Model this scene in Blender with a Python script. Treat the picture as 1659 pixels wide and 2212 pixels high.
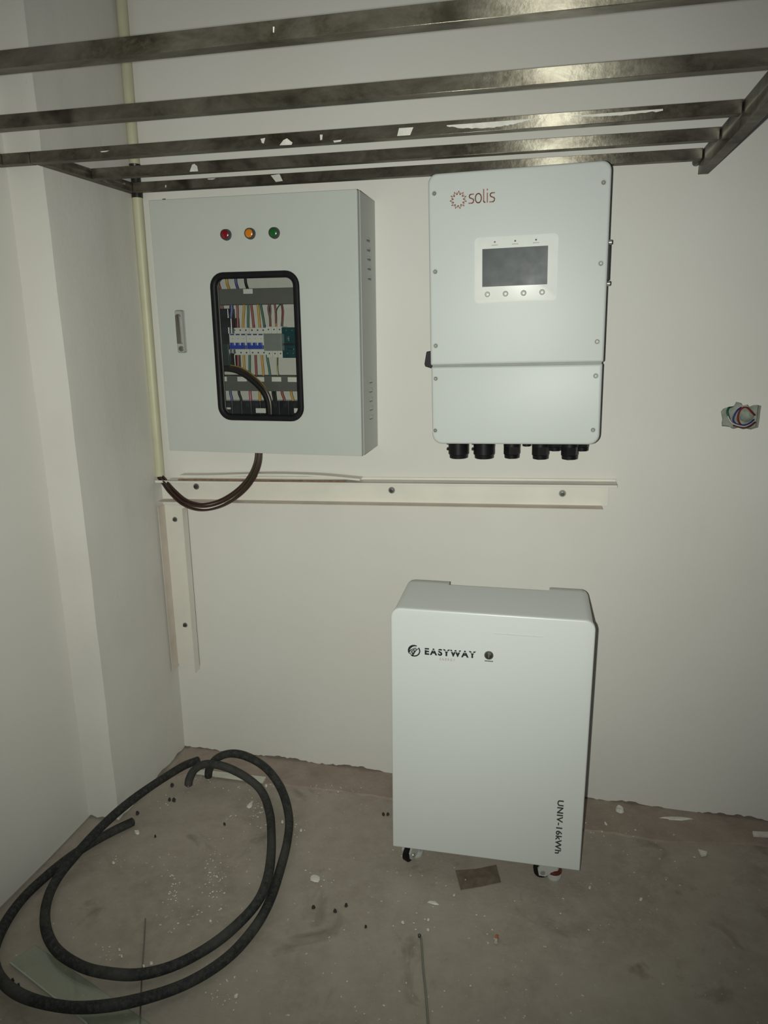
import bpy, bmesh, math, random
from mathutils import Vector, Matrix, geometry
random.seed(7)
for o in list(bpy.data.objects): bpy.data.objects.remove(o)
SC = bpy.context.scene
COL = SC.collection
PI = math.pi

# ------------------------------------------------------------------ camera
YAW, PITCH, ROLL, FPX = 0.2300, 0.2492, -0.0108, 1567.4
CAM = Vector((1.2663, -2.1477, 1.4943))
FW = Vector((-math.sin(YAW)*math.cos(PITCH), math.cos(YAW)*math.cos(PITCH), -math.sin(PITCH)))
R0 = Vector((math.cos(YAW), math.sin(YAW), 0)); U0 = R0.cross(FW)
RT = math.cos(ROLL)*R0 + math.sin(ROLL)*U0
UP = -math.sin(ROLL)*R0 + math.cos(ROLL)*U0
cd = bpy.data.cameras.new('camera'); cam = bpy.data.objects.new('camera', cd); COL.objects.link(cam)
cd.sensor_fit = 'VERTICAL'; cd.sensor_height = 36.0; cd.lens = FPX/2212*36.0
cd.clip_start = .02
cam.matrix_world = Matrix((( RT.x, UP.x, -FW.x, CAM.x), (RT.y, UP.y, -FW.y, CAM.y), (RT.z, UP.z, -FW.z, CAM.z), (0, 0, 0, 1)))
SC.camera = cam
# ------------------------------------------------------------------ light: dim room + the flash of the phone that took the picture
w = bpy.data.worlds.new('world'); SC.world = w; w.use_nodes = True
w.node_tree.nodes['Background'].inputs[0].default_value = (.93, .95, 1.0, 1)
w.node_tree.nodes['Background'].inputs[1].default_value = 0.046
ld = bpy.data.lights.new('phone_flash', 'SPOT'); fl = bpy.data.objects.new('phone_flash', ld); COL.objects.link(fl)
ld.energy = 121; ld.color = (.970, 1.0, .905); ld.shadow_soft_size = .006
ld.spot_size = math.radians(103); ld.spot_blend = 1.0
fl.location = CAM - RT*.040 - UP*.004
AIM = (FW*1.0 + UP*.08 - RT*.02).normalized()
fl.rotation_euler = AIM.to_track_quat('-Z', 'Y').to_euler()
SC.view_settings.view_transform = 'Standard'; SC.view_settings.look = 'None'
SC.view_settings.exposure = 0.0; SC.view_settings.gamma = 1.0; SC.view_settings.use_curve_mapping = False

# ------------------------------------------------------------------ helpers
def ray(u, v): return CAM.copy(), FW + RT*((u-829.5)/FPX) - UP*((v-1106)/FPX)
def at(u, v, axis, val, M=None):
    o, d = ray(u, v)
    if M is not None:
        Mi = M.inverted(); o2 = Mi @ o; d = Mi.to_3x3() @ d; o = o2
    t = (val-o[axis])/d[axis]
    return o + d*t
def wl(u, v, y=0.0): return at(u, v, 1, y)          # a point on a plane parallel to the back wall
def fr(u, v, z=0.0): return at(u, v, 2, z)          # a point at a height above the floor

MATS = {}
def nodes(name):
    m = bpy.data.materials.new(name); m.use_nodes = True; MATS[name] = m
    nt = m.node_tree; return m, nt, nt.nodes['Principled BSDF']
def coords(nt, scale=(1, 1, 1)):
    tc = nt.nodes.new('ShaderNodeTexCoord'); mp = nt.nodes.new('ShaderNodeMapping'); mp.inputs['Scale'].default_value = scale
    nt.links.new(tc.outputs['Object'], mp.inputs[0]); return mp.outputs[0]
def noise(nt, vec, scale, detail=4, rough=.55, dist=0):
    n = nt.nodes.new('ShaderNodeTexNoise'); n.inputs['Scale'].default_value = scale; n.inputs['Detail'].default_value = detail
    n.inputs['Roughness'].default_value = rough; n.inputs['Distortion'].default_value = dist
    nt.links.new(vec, n.inputs['Vector']); return n.outputs['Fac']
def ramp(nt, fac, a, b, ca=(0, 0, 0, 1), cb=(1, 1, 1, 1)):
    r = nt.nodes.new('ShaderNodeValToRGB'); r.color_ramp.elements[0].position = a; r.color_ramp.elements[1].position = b
    r.color_ramp.elements[0].color = ca; r.color_ramp.elements[1].color = cb
    nt.links.new(fac, r.inputs[0]); return r.outputs[0]
def mixc(nt, fac, a, b, typ='MIX'):
    n = nt.nodes.new('ShaderNodeMix'); n.data_type = 'RGBA'; n.blend_type = typ
    for i, s in ((0, fac), (6, a), (7, b)):
        if isinstance(s, (int, float, tuple)): n.inputs[i].default_value = s
        else: nt.links.new(s, n.inputs[i])
    return n.outputs[2]
def bump(nt, b, h, strength, dist=.002):
    n = nt.nodes.new('ShaderNodeBump'); n.inputs['Strength'].default_value = strength; n.inputs['Distance'].default_value = dist
    nt.links.new(h, n.inputs['Height']); nt.links.new(n.outputs[0], b.inputs['Normal'])
def c4(c): return (c[0], c[1], c[2], 1)
def plain(name, col, rough=.5, metal=0., spec=.5, var=.06, scale=30, coat=0.):
    m, nt, b = nodes(name)
    v = coords(nt); n = noise(nt, v, scale, 3)
    lo = tuple(max(0, x*(1-var)) for x in col); hi = tuple(min(1, x*(1+var)) for x in col)
    nt.links.new(ramp(nt, n, .3, .7, c4(lo), c4(hi)), b.inputs['Base Color'])
    b.inputs['Roughness'].default_value = rough; b.inputs['Metallic'].default_value = metal
    b.inputs['Specular IOR Level'].default_value = spec; b.inputs['Coat Weight'].default_value = coat; b.inputs['Coat Roughness'].default_value = .15
    return m

# wall paint: slightly patchy emulsion, scuffs, trowel relief
m, nt, b = nodes('wall_paint'); v = coords(nt)
c = mixc(nt, ramp(nt, noise(nt, v, 1.6, 5), .35, .7), (.665, .645, .60, 1), (.71, .695, .655, 1))
c = mixc(nt, ramp(nt, noise(nt, v, 9, 6, .7, .6), .70, .80), c, (.58, .565, .52, 1))
nt.links.new(c, b.inputs['Base Color']); b.inputs['Roughness'].default_value = .62; b.inputs['Specular IOR Level'].default_value = .3
h = mixc(nt, .5, noise(nt, v, 4, 4), noise(nt, v, 45, 5)); bump(nt, b, h, .25, .004)
# corner column: a little dirtier
m, nt, b = nodes('column_paint'); v = coords(nt)
c = mixc(nt, ramp(nt, noise(nt, v, 2.2, 5), .35, .7), (.62, .60, .56, 1), (.69, .675, .63, 1))
c = mixc(nt, ramp(nt, noise(nt, v, 12, 6, .7, .8), .69, .76), c, (.45, .43, .39, 1))
nt.links.new(c, b.inputs['Base Color']); b.inputs['Roughness'].default_value = .65; b.inputs['Specular IOR Level'].default_value = .3
h = mixc(nt, .5, noise(nt, v, 5, 4), noise(nt, v, 50, 5)); bump(nt, b, h, .3, .004)
# bare concrete floor with paint splashes
m, nt, b = nodes('concrete_floor'); v = coords(nt)
c = mixc(nt, ramp(nt, noise(nt, v, 2.4, 6, .6, .4), .3, .72), (.25, .215, .175, 1), (.37, .33, .275, 1))
c = mixc(nt, ramp(nt, noise(nt, v, 19, 8, .72), .38, .72), c, (.37, .33, .28, 1))
c = mixc(nt, ramp(nt, noise(nt, v, 5.5, 5, .6, .8), .60, .72), c, (.215, .185, .15, 1))
sp = ramp(nt, noise(nt, v, 70, 2.5, .55), .69, .715)
zone = ramp(nt, noise(nt, v, 4.2, 3), .42, .60)
msk = mixc(nt, 1.0, sp, zone, 'MULTIPLY')
c = mixc(nt, msk, c, (.70, .67, .60, 1))
sp2 = ramp(nt, noise(nt, v, 24, 6, .75, .3), .67, .74); z2 = ramp(nt, noise(nt, v, 3.1, 2), .46, .60)
c = mixc(nt, mixc(nt, 1.0, sp2, z2, 'MULTIPLY'), c, (.62, .59, .52, 1))
nt.links.new(c, b.inputs['Base Color']); b.inputs['Roughness'].default_value = .8; b.inputs['Specular IOR Level'].default_value = .2
h = mixc(nt, .55, noise(nt, v, 8, 6), noise(nt, v, 90, 5)); bump(nt, b, h, .5, .004)
m, nt, b = nodes('concrete_strip'); v = coords(nt)
c = mixc(nt, ramp(nt, noise(nt, v, 9, 6, .65), .3, .72), (.255, .205, .168, 1), (.355, .298, .25, 1))
c = mixc(nt, ramp(nt, noise(nt, v, 60, 3), .72, .76), c, (.6, .55, .48, 1))
nt.links.new(c, b.inputs['Base Color']); b.inputs['Roughness'].default_value = .85; b.inputs['Specular IOR Level'].default_value = .2
bump(nt, b, noise(nt, v, 60, 6), .6, .004)
# dirty stainless steel with remains of white wall paint
m, nt, b = nodes('steel'); v = coords(nt, (.5, 1, 1)); v2 = coords(nt)
c = mixc(nt, ramp(nt, noise(nt, v, 14, 6, .7, .5), .34, .70), (.060, .050, .034, 1), (.215, .200, .160, 1))
c = mixc(nt, ramp(nt, noise(nt, v2, 38, 5, .7), .52, .72), c, (.150, .135, .100, 1))
c = mixc(nt, ramp(nt, noise(nt, v2, 7, 3, .6), .58, .70), c, (.040, .034, .024, 1))
nt.links.new(c, b.inputs['Base Color']); b.inputs['Metallic'].default_value = .60
nt.links.new(ramp(nt, noise(nt, v, 18, 4), .3, .7, (.30, .30, .30, 1), (.38, .38, .38, 1)), b.inputs['Roughness'])
b.inputs['Anisotropic'].default_value = .97          # drawn along the tube: highlights spread across it
tg = nt.nodes.new('ShaderNodeTangent'); tg.direction_type = 'RADIAL'; tg.axis = 'X'; nt.links.new(tg.outputs[0], b.inputs['Tangent'])
bump(nt, b, noise(nt, v2, 70, 4), .10, .002)
plain('paint_scab', (.60, .59, .54), .6, var=.1, scale=60)
plain('screw_steel', (.42, .42, .40), .3, .9)
plain('bolt_grey', (.22, .22, .205), .45, .5)
plain('dark_steel', (.10, .10, .095), .4, .7)
plain('strip_brown', (.20, .12, .07), .8, var=.3, scale=60)
plain('pvc_cream', (.52, .50, .35), .45, var=.06, scale=12)
plain('black_tape', (.018, .016, .014), .4, var=.3)
plain('tray_white', (.70, .67, .60), .5, var=.05, scale=8)
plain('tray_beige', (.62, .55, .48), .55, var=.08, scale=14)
plain('brown_sheath', (.040, .017, .013), .35, var=.3, scale=40)
plain('green_sheath', (.035, .075, .018), .4, var=.2)
plain('cabinet_grey', (.455, .475, .445), .42, spec=.45, var=.02, scale=5)
plain('cabinet_inside', (.50, .49, .45), .5, var=.04)
plain('rubber_black', (.007, .007, .008), .5, spec=.18, var=.3)
plain('chrome', (.46, .46, .43), .26, .6)
plain('chrome_dull', (.15, .145, .125), .5, .5)
plain('lens_red', (.19, .006, .012), .25, var=.15, coat=.3)
plain('lens_amber', (.58, .19, .010), .25, var=.15, coat=.3)
plain('lens_green', (.008, .10, .020), .25, var=.15, coat=.3)
plain('duct_grey', (.088, .088, .080), .6, var=.06)
plain('label_white', (.58, .57, .52), .6, var=.05)
plain('print_grey', (.25, .25, .24), .6)
plain('wire_red', (.20, .014, .016), .5, var=.15); plain('wire_yellow', (.42, .225, .012), .5, var=.15)
plain('wire_green', (.006, .085, .045), .5, var=.15); plain('wire_blue', (.022, .032, .17), .5, var=.15)
plain('wire_black', (.012, .012, .011), .5, spec=.15); plain('wire_brown', (.085, .018, .014), .5, var=.2)
plain('wire_magenta', (.32, .02, .07), .4); plain('wire_yellowgreen', (.32, .27, .05), .4)
plain('wire_white', (.52, .48, .42), .5)
plain('breaker_white', (.52, .52, .48), .45, var=.04); plain('breaker_blue', (.018, .045, .30), .35)
plain('module_grey', (.16, .175, .16), .4, var=.06); plain('module_teal', (.014, .055, .062), .22, var=.2)
plain('device_black', (.022, .023, .028), .25, var=.3)
plain('inverter_white', (.555, .585, .57), .45, spec=.38, var=.012, scale=3)
plain('housing_grey', (.22, .225, .215), .5)
plain('battery_white', (.68, .71, .69), .30, spec=.5, var=.012, scale=3)
plain('panel_silver', (.79, .81, .78), .42, spec=.75, var=.02)
plain('button_white', (.60, .60, .56), .3, var=.02)
plain('gland_black', (.008, .008, .009), .45, spec=.22, var=.3)
plain('logo_brown', (.27, .085, .045), .5); plain('ink_black', (.010, .022, .022), .5); plain('ink_grey', (.045, .055, .05), .5)
plain('ink_faint', (.40, .34, .31), .5)
plain('led_slot', (.66, .68, .64), .12, spec=.9)
plain('castor_white', (.46, .47, .44), .35, var=.05); plain('castor_red', (.10, .018, .012), .4)
m, nt, b = nodes('cable_black'); v = coords(nt)
c = mixc(nt, ramp(nt, noise(nt, v, 6, 4, .6), .46, .62), (.020, .022, .021, 1), (.050, .051, .046, 1))
c = mixc(nt, ramp(nt, noise(nt, v, 110, 5, .7), .45, .75), c, (.066, .066, .058, 1))
nt.links.new(c, b.inputs['Base Color']); b.inputs['Roughness'].default_value = .7; b.inputs['Specular IOR Level'].default_value = .25
plain('plaster', (.66, .64, .58), .85, var=.12, scale=60)
plain('board_white', (.56, .56, .48), .6, var=.08, scale=30)
plain('scrap_brown', (.15, .118, .09), .85, var=.25, scale=40)
plain('clod_dark', (.035, .030, .024), .9, var=.3, scale=80)
plain('filter_orange', (.42, .13, .05), .7)
plain('wire_steel', (.20, .20, .17), .4, .6)
plain('box_green', (.27, .30, .25), .8, var=.35, scale=45)
m, nt, b = nodes('screen'); v = coords(nt)
b.inputs['Base Color'].default_value = (.036, .044, .050, 1); b.inputs['Specular IOR Level'].default_value = .32
nt.links.new(ramp(nt, noise(nt, v, 25, 2), .3, .7, (.36, .36, .36, 1), (.44, .44, .44, 1)), b.inputs['Roughness'])
def glass(name, tint, gloss):
    m, nt, b = nodes(name); nt.nodes.remove(b)
    t = nt.nodes.new('ShaderNodeBsdfTransparent'); t.inputs[0].default_value = c4(tint)
    g = nt.nodes.new('ShaderNodeBsdfGlossy'); g.inputs['Roughness'].default_value = .08
    lw = nt.nodes.new('ShaderNodeLayerWeight'); lw.inputs[0].default_value = .5
    fz = ramp(nt, lw.outputs['Facing'], .25, 1.0, (.035, .035, .035, 1), (.55, .55, .55, 1))
    mx = nt.nodes.new('ShaderNodeMixShader'); nt.links.new(fz, mx.inputs[0])
    nt.links.new(t.outputs[0], mx.inputs[1]); nt.links.new(g.outputs[0], mx.inputs[2])
    out = nt.nodes['Material Output']
    if gloss:
        d = nt.nodes.new('ShaderNodeBsdfDiffuse'); d.inputs[0].default_value = (.36, .46, .38, 1)
        m2 = nt.nodes.new('ShaderNodeMixShader'); m2.inputs[0].default_value = gloss
        nt.links.new(mx.outputs[0], m2.inputs[1]); nt.links.new(d.outputs[0], m2.inputs[2]); nt.links.new(m2.outputs[0], out.inputs[0])
    else: nt.links.new(mx.outputs[0], out.inputs[0])
glass('window_glass', (.86, .88, .86), 0)
glass('clear_cover', (.75, .80, .84), .05)
glass('green_glass', (.955, .995, .96), .05)
plain('glass_edge', (.36, .40, .31), .3)

class MB:
    def __init__(s): s.v = []; s.f = []
    def add(s, vs, fs):
        o = len(s.v); s.v += [Vector(p) for p in vs]; s.f += [tuple(i+o for i in f) for f in fs]; return s
    def box(s, a, b):
        (x0, y0, z0), (x1, y1, z1) = [min(p) for p in zip(a, b)], [max(p) for p in zip(a, b)]
        return s.add([(x0, y0, z0), (x1, y0, z0), (x1, y1, z0), (x0, y1, z0), (x0, y0, z1), (x1, y0, z1), (x1, y1, z1), (x0, y1, z1)],
                     [(0, 3, 2, 1), (4, 5, 6, 7), (0, 1, 5, 4), (1, 2, 6, 5), (2, 3, 7, 6), (3, 0, 4, 7)])
    def prism(s, poly, d):            # polygon of 3-D points swept along vector d
        n = len(poly); P = [Vector(p) for p in poly]; d = Vector(d)
        return s.add(P+[p+d for p in P], [tuple(range(n))[::-1], tuple(range(n, 2*n))]+[(i, (i+1) % n, n+(i+1) % n, n+i) for i in range(n)])
    def loops(s, L, cap0=True, cap1=True, closed=True):
        n = len(L[0]); vs = [p for l in L for p in l]; fs = []
        for k in range(len(L)-1):
            for i in range(n if closed else n-1):
                j = (i+1) % n; fs.append((k*n+i, k*n+j, (k+1)*n+j, (k+1)*n+i))
        if cap0: fs.append(tuple(range(n))[::-1])
        if cap1: fs.append(tuple(range((len(L)-1)*n, len(L)*n)))
        return s.add(vs, fs)
    def lathe(s, base, axis, prof, n=20, phase=0):   # prof: (distance along axis, radius)
        a = Vector(axis).normalized(); t = Vector((1, 0, 0)) if abs(a.x) < .8 else Vector((0, 0, 1))
        e1 = a.cross(t).normalized(); e2 = a.cross(e1); B = Vector(base)
        return s.loops([[B+a*h+(e1*math.cos(2*PI*i/n+phase)+e2*math.sin(2*PI*i/n+phase))*r for i in range(n)] for h, r in prof])
    def tube(s, pts, r, n=8, rad=None):
        P = [Vector(p) for p in pts]; L = []; prev = None
        for i, p in enumerate(P):
            t = (P[min(i+1, len(P)-1)]-P[max(i-1, 0)]).normalized()
            if prev is None:
                q = Vector((0, 0, 1)) if abs(t.z) < .9 else Vector((1, 0, 0)); e1 = t.cross(q).normalized()
            else: e1 = (prev-t*prev.dot(t)).normalized()
            prev = e1; e2 = t.cross(e1); rr = rad(i/(len(P)-1)) if rad else r
            L.append([p+(e1*math.cos(2*PI*k/n)+e2*math.sin(2*PI*k/n))*rr for k in range(n)])
        return s.loops(L)
    def build(s, name, mat, parent=None, smooth=True, bevel=0, seg=2):
        me = bpy.data.meshes.new(name); me.from_pydata([tuple(v) for v in s.v], [], s.f); me.validate()
        bm = bmesh.new(); bm.from_mesh(me); bmesh.ops.recalc_face_normals(bm, faces=bm.faces); bm.to_mesh(me); bm.free()
        return finish(name, me, mat, parent, smooth, bevel, seg)
def finish(name, me, mat, parent=None, smooth=True, bevel=0, seg=2):
    me.materials.append(MATS[mat])
    if smooth: me.shade_smooth(); me.set_sharp_from_angle(angle=math.radians(38))
    o = bpy.data.objects.new(name, me); COL.objects.link(o)
    if parent: o.parent = parent
    if bevel:
        bv = o.modifiers.new('bevel', 'BEVEL'); bv.width = bevel; bv.segments = seg; bv.limit_method = 'ANGLE'; bv.angle_limit = math.radians(40)
    return o
def cat(P, sub=8):                   # Catmull-Rom through control points
    P = [Vector(p) for p in P]; P = [P[0]*2-P[1]]+P+[P[-1]*2-P[-2]]; out = []
    for i in range(1, len(P)-2):
        a, b, c, d = P[i-1:i+3]
        for k in range(sub):
            t = k/sub; out.append(.5*((2*b)+(c-a)*t+(2*a-5*b+4*c-d)*t*t+(3*b-a-3*c+d)*t**3))
    out.append(P[-2]); return out
def rr(x0, x1, z0, z1, r, y, k=6):   # rounded rectangle loop in an xz plane; r may be 4 radii (TR, TL, BL, BR)
    R = r if isinstance(r, (tuple, list)) else (r,)*4; out = []
    for (cx, cz, a0, q) in ((x1, z1, 0, R[0]), (x0, z1, PI/2, R[1]), (x0, z0, PI, R[2]), (x1, z0, 1.5*PI, R[3])):
        sx = -1 if cx == x1 else 1; sz = -1 if cz == z1 else 1
        for i in range(k+1):
            a = a0+PI/2*i/k; out.append(Vector((cx+sx*q+q*math.cos(a), y, cz+sz*q+q*math.sin(a))))
    return out
def inset(loop, d, y):
    c = sum(loop, Vector())/len(loop); xs = [p.x for p in loop]; zs = [p.z for p in loop]
    sx = 1-2*d/(max(xs)-min(xs)); sz = 1-2*d/(max(zs)-min(zs))
    cx = (max(xs)+min(xs))/2; cz = (max(zs)+min(zs))/2
    return [Vector((cx+(p.x-cx)*sx, y, cz+(p.z-cz)*sz)) for p in loop]
def tag(o, label=None, catg=None, group=None, kind=None):
    if label: o['label'] = label
    if catg: o['category'] = catg
    if group: o['group'] = group
    if kind: o['kind'] = kind
    return o
def thing(name, label, catg, loc=(0, 0, 0), rot=(0, 0, 0), group=None):
    o = bpy.data.objects.new(name, None); COL.objects.link(o); o.location = loc; o.rotation_euler = rot
    o.empty_display_size = .05; tag(o, label, catg, group)
    M = Matrix.Translation(Vector(loc)) @ o.rotation_euler.to_matrix().to_4x4()
    return o, M
def text_mesh(s, size, thick=0.0, depth=.0004, spacing=1.0):
    cu = bpy.data.curves.new('t', 'FONT'); cu.body = s; cu.size = size; cu.offset = thick; cu.extrude = depth; cu.space_character = spacing
    ob = bpy.data.objects.new('t', cu); COL.objects.link(ob)
    bpy.context.view_layer.update()
    me = bpy.data.meshes.new_from_object(ob.evaluated_get(bpy.context.evaluated_depsgraph_get()))
    bpy.data.objects.remove(ob); bpy.data.curves.remove(cu); me.materials.clear(); return me
def fit_text(me, w_=None, h_=None):   # move to lower-left origin, scale to width/height
    xs = [v.co.x for v in me.vertices]; ys = [v.co.y for v in me.vertices]
    x0, y0 = min(xs), min(ys); sx = w_/(max(xs)-x0) if w_ else 1; sy = h_/(max(ys)-y0) if h_ else sx
    if not w_: sx = sy
    for v in me.vertices: v.co.x = (v.co.x-x0)*sx; v.co.y = (v.co.y-y0)*sy
def lay(me, origin, ex, ez):          # text plane (x, y) -> local frame, facing -y
    ex = Vector(ex); ez = Vector(ez); n = Vector((0, -1, 0)); O = Vector(origin)
    for v in me.vertices: v.co = O+ex*v.co.x+ez*v.co.y+n*v.co.z

# ================================================================== setting
def jag(p0, p1, n, amp, zmin=.004):
    out = []
    for i in range(n+1):
        t = i/n; p = Vector(p0).lerp(Vector(p1), t); p.z = max(zmin, p.z+random.uniform(-amp, amp)); out.append(p)
    return out
XW, DC = .1057, .4243
HOLE = [(1557.5, 889), (1562, 883), (1567, 881), (1575, 878.5), (1584, 877.5), (1588, 873), (1590, 868), (1596, 869), (1601.6, 871), (1604.5, 875.6), (1610, 875), (1615, 873.7),
        (1619, 878.5), (1627.5, 875), (1636, 874.5), (1644.8, 876.6), (1642.5, 889), (1641, 905), (1638, 923.5), (1630, 925.5), (1621.8, 928), (1613, 926), (1605.5, 927.5),
        (1595, 924), (1584.4, 926.4), (1580, 925), (1576.7, 922.6), (1568, 921), (1559.4, 920.7), (1559, 913), (1560.4, 906), (1559, 898)]
hole = [wl(u, v) for u, v in HOLE]
bot = jag((-.3, 0, .009), (3.0, 0, .009), 330, .0035)
for i_, p_ in enumerate(bot): p_.z = max(.003, p_.z+.004*math.sin(i_*.21)+.003*math.sin(i_*.083+1))
outer = bot+[Vector((3.0, 0, 3.2)), Vector((-.3, 0, 3.2))]
tri = geometry.tessellate_polygon([outer, hole])
mb = MB(); allp = outer+hole; mb.add(allp, [tuple(t) for t in tri])
th = .022
mb.loops([hole, [p+Vector((0, th, 0)) for p in hole]], False, False)
mb.loops([bot, [p+Vector((0, th, 0)) for p in bot]], False, False, closed=False)
wall = mb.build('wall_back', 'wall_paint', smooth=False); tag(wall, 'white painted back wall carrying the electrical equipment', 'wall', kind='structure')
o = MB().box((-.3, .022, -.05), (3.0, .10, .12)).build('baseboard_back', 'concrete_strip', smooth=False)
tag(o, 'raw concrete foot of the back wall below the ragged plaster', 'baseboard', kind='structure')
# corner column with ragged plaster foot
def block(name, x0, x1, y0, y1, mat, label):
    mb = MB(); b1 = jag((x1, y1, .008), (x1, y0, .008), 16, .006); b2 = jag((x1, y0, .008), (x0, y0, .008), 6, .005)
    b2[0] = b1[-1]; loop = b1+b2[1:]
    top = [Vector((p.x, p.y, 3.2)) for p in loop]; rows = [loop]
    for k in range(1, 25):
        t = k/24; rows.append([Vector((p.x+random.uniform(-.0012, .0012), p.y+random.uniform(-.0012, .0012), p.z+(3.2-p.z)*t)) for p in loop])
    mb.loops(rows, False, False, closed=False)
    o = mb.build(name, mat, smooth=True); tag(o, label, 'wall', kind='structure'); return o
block('wall_corner', -XW-.01, 0, -DC, .0, 'column_paint', 'off-white plastered column boxed into the left corner')
block('wall_left', -XW-.15, -XW, -3.6, -DC+.01, 'wall_paint', 'off-white painted left wall in front of the column')
o = MB().box((-XW-.14, -DC+.012, -.05), (-.012, .02, .1)).build('trim_1', 'concrete_strip', smooth=False); tag(o, 'raw concrete foot of the corner column', 'baseboard', kind='structure')
# floor
mb = MB(); nx, ny = 60, 70
g = [[Vector((-.4+3.4*i/nx, -3.6+3.7*j/ny, random.uniform(-.0015, .0005))) for i in range(nx+1)] for j in range(ny+1)]
mb.add([p for r_ in g for p in r_], [(j*(nx+1)+i, j*(nx+1)+i+1, (j+1)*(nx+1)+i+1, (j+1)*(nx+1)+i) for j in range(ny) for i in range(nx)])
o = mb.build('floor', 'concrete_floor'); tag(o, 'bare dusty grey-brown concrete floor with paint splashes', 'floor', kind='structure')
# rougher strip of concrete along the foot of the wall
ed = [(330, 1690), (420, 1668), (500, 1674), (575, 1690), (640, 1697), (700, 1703), (770, 1712), (845, 1722), (950, 1740), (1100, 1764), (1265, 1790), (1340, 1800), (1430, 1816), (1530, 1818), (1659, 1824), (1800, 1840)]
edge = []
for i in range(len(ed)-1):
    for k in range(5):
        t = k/5; u = ed[i][0]+(ed[i+1][0]-ed[i][0])*t; v = ed[i][1]+(ed[i+1][1]-ed[i][1])*t+random.uniform(-1.6, 1.6)
        edge.append(fr(u, v, .005))
edge = [p for p in edge if p.x > .005]
back = [Vector((p.x, .021, .005)) for p in edge]
mb = MB(); mb.loops([[p+Vector((0, -.006, -.009)) for p in edge], edge, back], False, False, closed=False)
o = mb.build('trim_2', 'concrete_strip'); tag(o, 'reddish rough concrete strip along the foot of the back wall', 'floor strip', kind='structure')

# ================================================================== steel frame under the ceiling
ZB, TS = 1.8902, .0255
YB = [-1.0495, -.7536, -.4708, -.2636, -.0619]
XS = 1.5993
fr_root, FM = thing('steel_frame', 'grubby stainless steel tube frame with five crossbars above the equipment', 'metal frame', (0, 0, ZB))
fo = Vector((0, 0, ZB))
def sqtube(a, b, name, axis):
    # hollow square tube from corner a to corner b, open along the axis
    mb = MB(); t = .0015; lo = [min(p) for p in zip(a, b)]; hi = [max(p) for p in zip(a, b)]
    o1, o2 = [i for i in range(3) if i != axis]
    def loop(val, d):
        out = []
        for s1, s2 in ((0, 0), (1, 0), (1, 1), (0, 1)):
            p = [0, 0, 0]; p[axis] = val; p[o1] = (hi[o1]-d) if s1 else (lo[o1]+d); p[o2] = (hi[o2]-d) if s2 else (lo[o2]+d)
            out.append(Vector(p)-fo)
        return out
    mb.loops([loop(lo[axis]+.03, t), loop(lo[axis], t), loop(lo[axis], 0), loop(hi[axis], 0), loop(hi[axis], t), loop(hi[axis]-.03, t)], False, False)
    return mb.build(name, 'steel', fr_root, bevel=.0012, seg=2)
bars = []
for i, y in enumerate(YB):
    x0 = {0: -XW+.001+TS, 1: -XW+.001+TS, 2: .0, 3: TS+.002, 4: TS+.002}[i]
    bars.append(sqtube((x0, y, ZB), (XS-.0025, y+TS, ZB+TS), 'crossbar', 0))
sqtube((XS, -1.55, ZB-.025), (XS+.025, -.002, ZB+TS), 'side_rail', 1)
sqtube((.001, YB[2]+TS+.001, ZB), (.001+TS, -.006, ZB+TS), 'side_rail', 1)
sqtube((-XW+.001+TS+.001, YB[2], ZB), (-.002, YB[2]+TS, ZB+TS), 'crossbar', 0)
sqtube((-XW+.001, -1.55, ZB), (-XW+.001+TS, YB[2]+TS, ZB+TS), 'side_rail', 1)
# screws fixing the frame
def screw(base, axis, r, parent, name='screw', mat='screw_steel', n=14):
    B = Vector(base); a = Vector(axis).normalized()
    o = MB().lathe(B, a, [(0, r), (r*.35, r), (r*.6, r*.7), (r*.6, r*.42), (r*.25, r*.36)], n).build(name, mat, parent)
    return o
p = wl(1505, 350, -.03)
screw(Vector((p.x, -.02, p.z))-fo, (-.3, -1, .2), .009, fr_root)
for u, v in ((268, 397),):
    q = at(u, v, 0, .001+TS); screw(q-fo, (1, 0, 0), .004, fr_root)
# crusts of wall paint left on the tubes (thin raised flakes)
def flake(poly, y, name='paint_flake'):
    P = [wl(u, v, y-.0002)-fo for u, v in poly]
    MB().prism(P, (0, -.0006, 0)).build(name, 'paint_scab', fr_root, smooth=False)
def ragged(u0, u1, top, botm, n, amp):
    up = [(u0+(u1-u0)*i/n, top(u0+(u1-u0)*i/n)) for i in range(n+1)]
    dn = [(u1-(u1-u0)*i/n, botm(1-i/n, u1-(u1-u0)*i/n)+random.uniform(0, amp)) for i in range(n+1)]
    return up+dn
t3 = lambda u: 335-(u-95)*(335-221)/(1602-95)+1.5
t4 = lambda u: 359.6-(u-331)*(359.6-280)/(1551-331)+1
t5 = lambda u: 395-(u-331)*(395-326)/(1513-331)+1
flake(ragged(965, 1168, t3, lambda t, u: t3(u)+11*math.sin(PI*min(1, t*1.15))**.8+.5, 34, 2.2), YB[2])
flake(ragged(1235, 1432, t3, lambda t, u: t3(u)+6*math.sin(PI*t)**.7+.3+3*(t > .9), 26, 1.2), YB[2])
flake([(862, 277), (893, 275), (886, 292), (858, 294)], YB[2])
flake([(612, 303), (620, 299), (632, 308), (630, 313), (604, 314)], YB[2])
flake([(563, 300), (573, 298), (570, 310), (566, 309)], YB[2]); flake([(691, 291), (697, 291), (696, 302), (692, 303)], YB[2])
flake([(720, 304), (738, 302), (736, 306), (722, 308)], YB[2]); flake([(217, 327), (236, 325), (230, 328), (219, 329)], YB[2])
flake([(415, 356), (420, 354), (426, 359), (428, 370), (410, 371)], YB[3])
flake([(585, 379), (604, 376), (611, 391), (596, 393)], YB[4]); flake([(357, 400), (359.5, 400), (359, 405), (357, 405)], YB[4])
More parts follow.
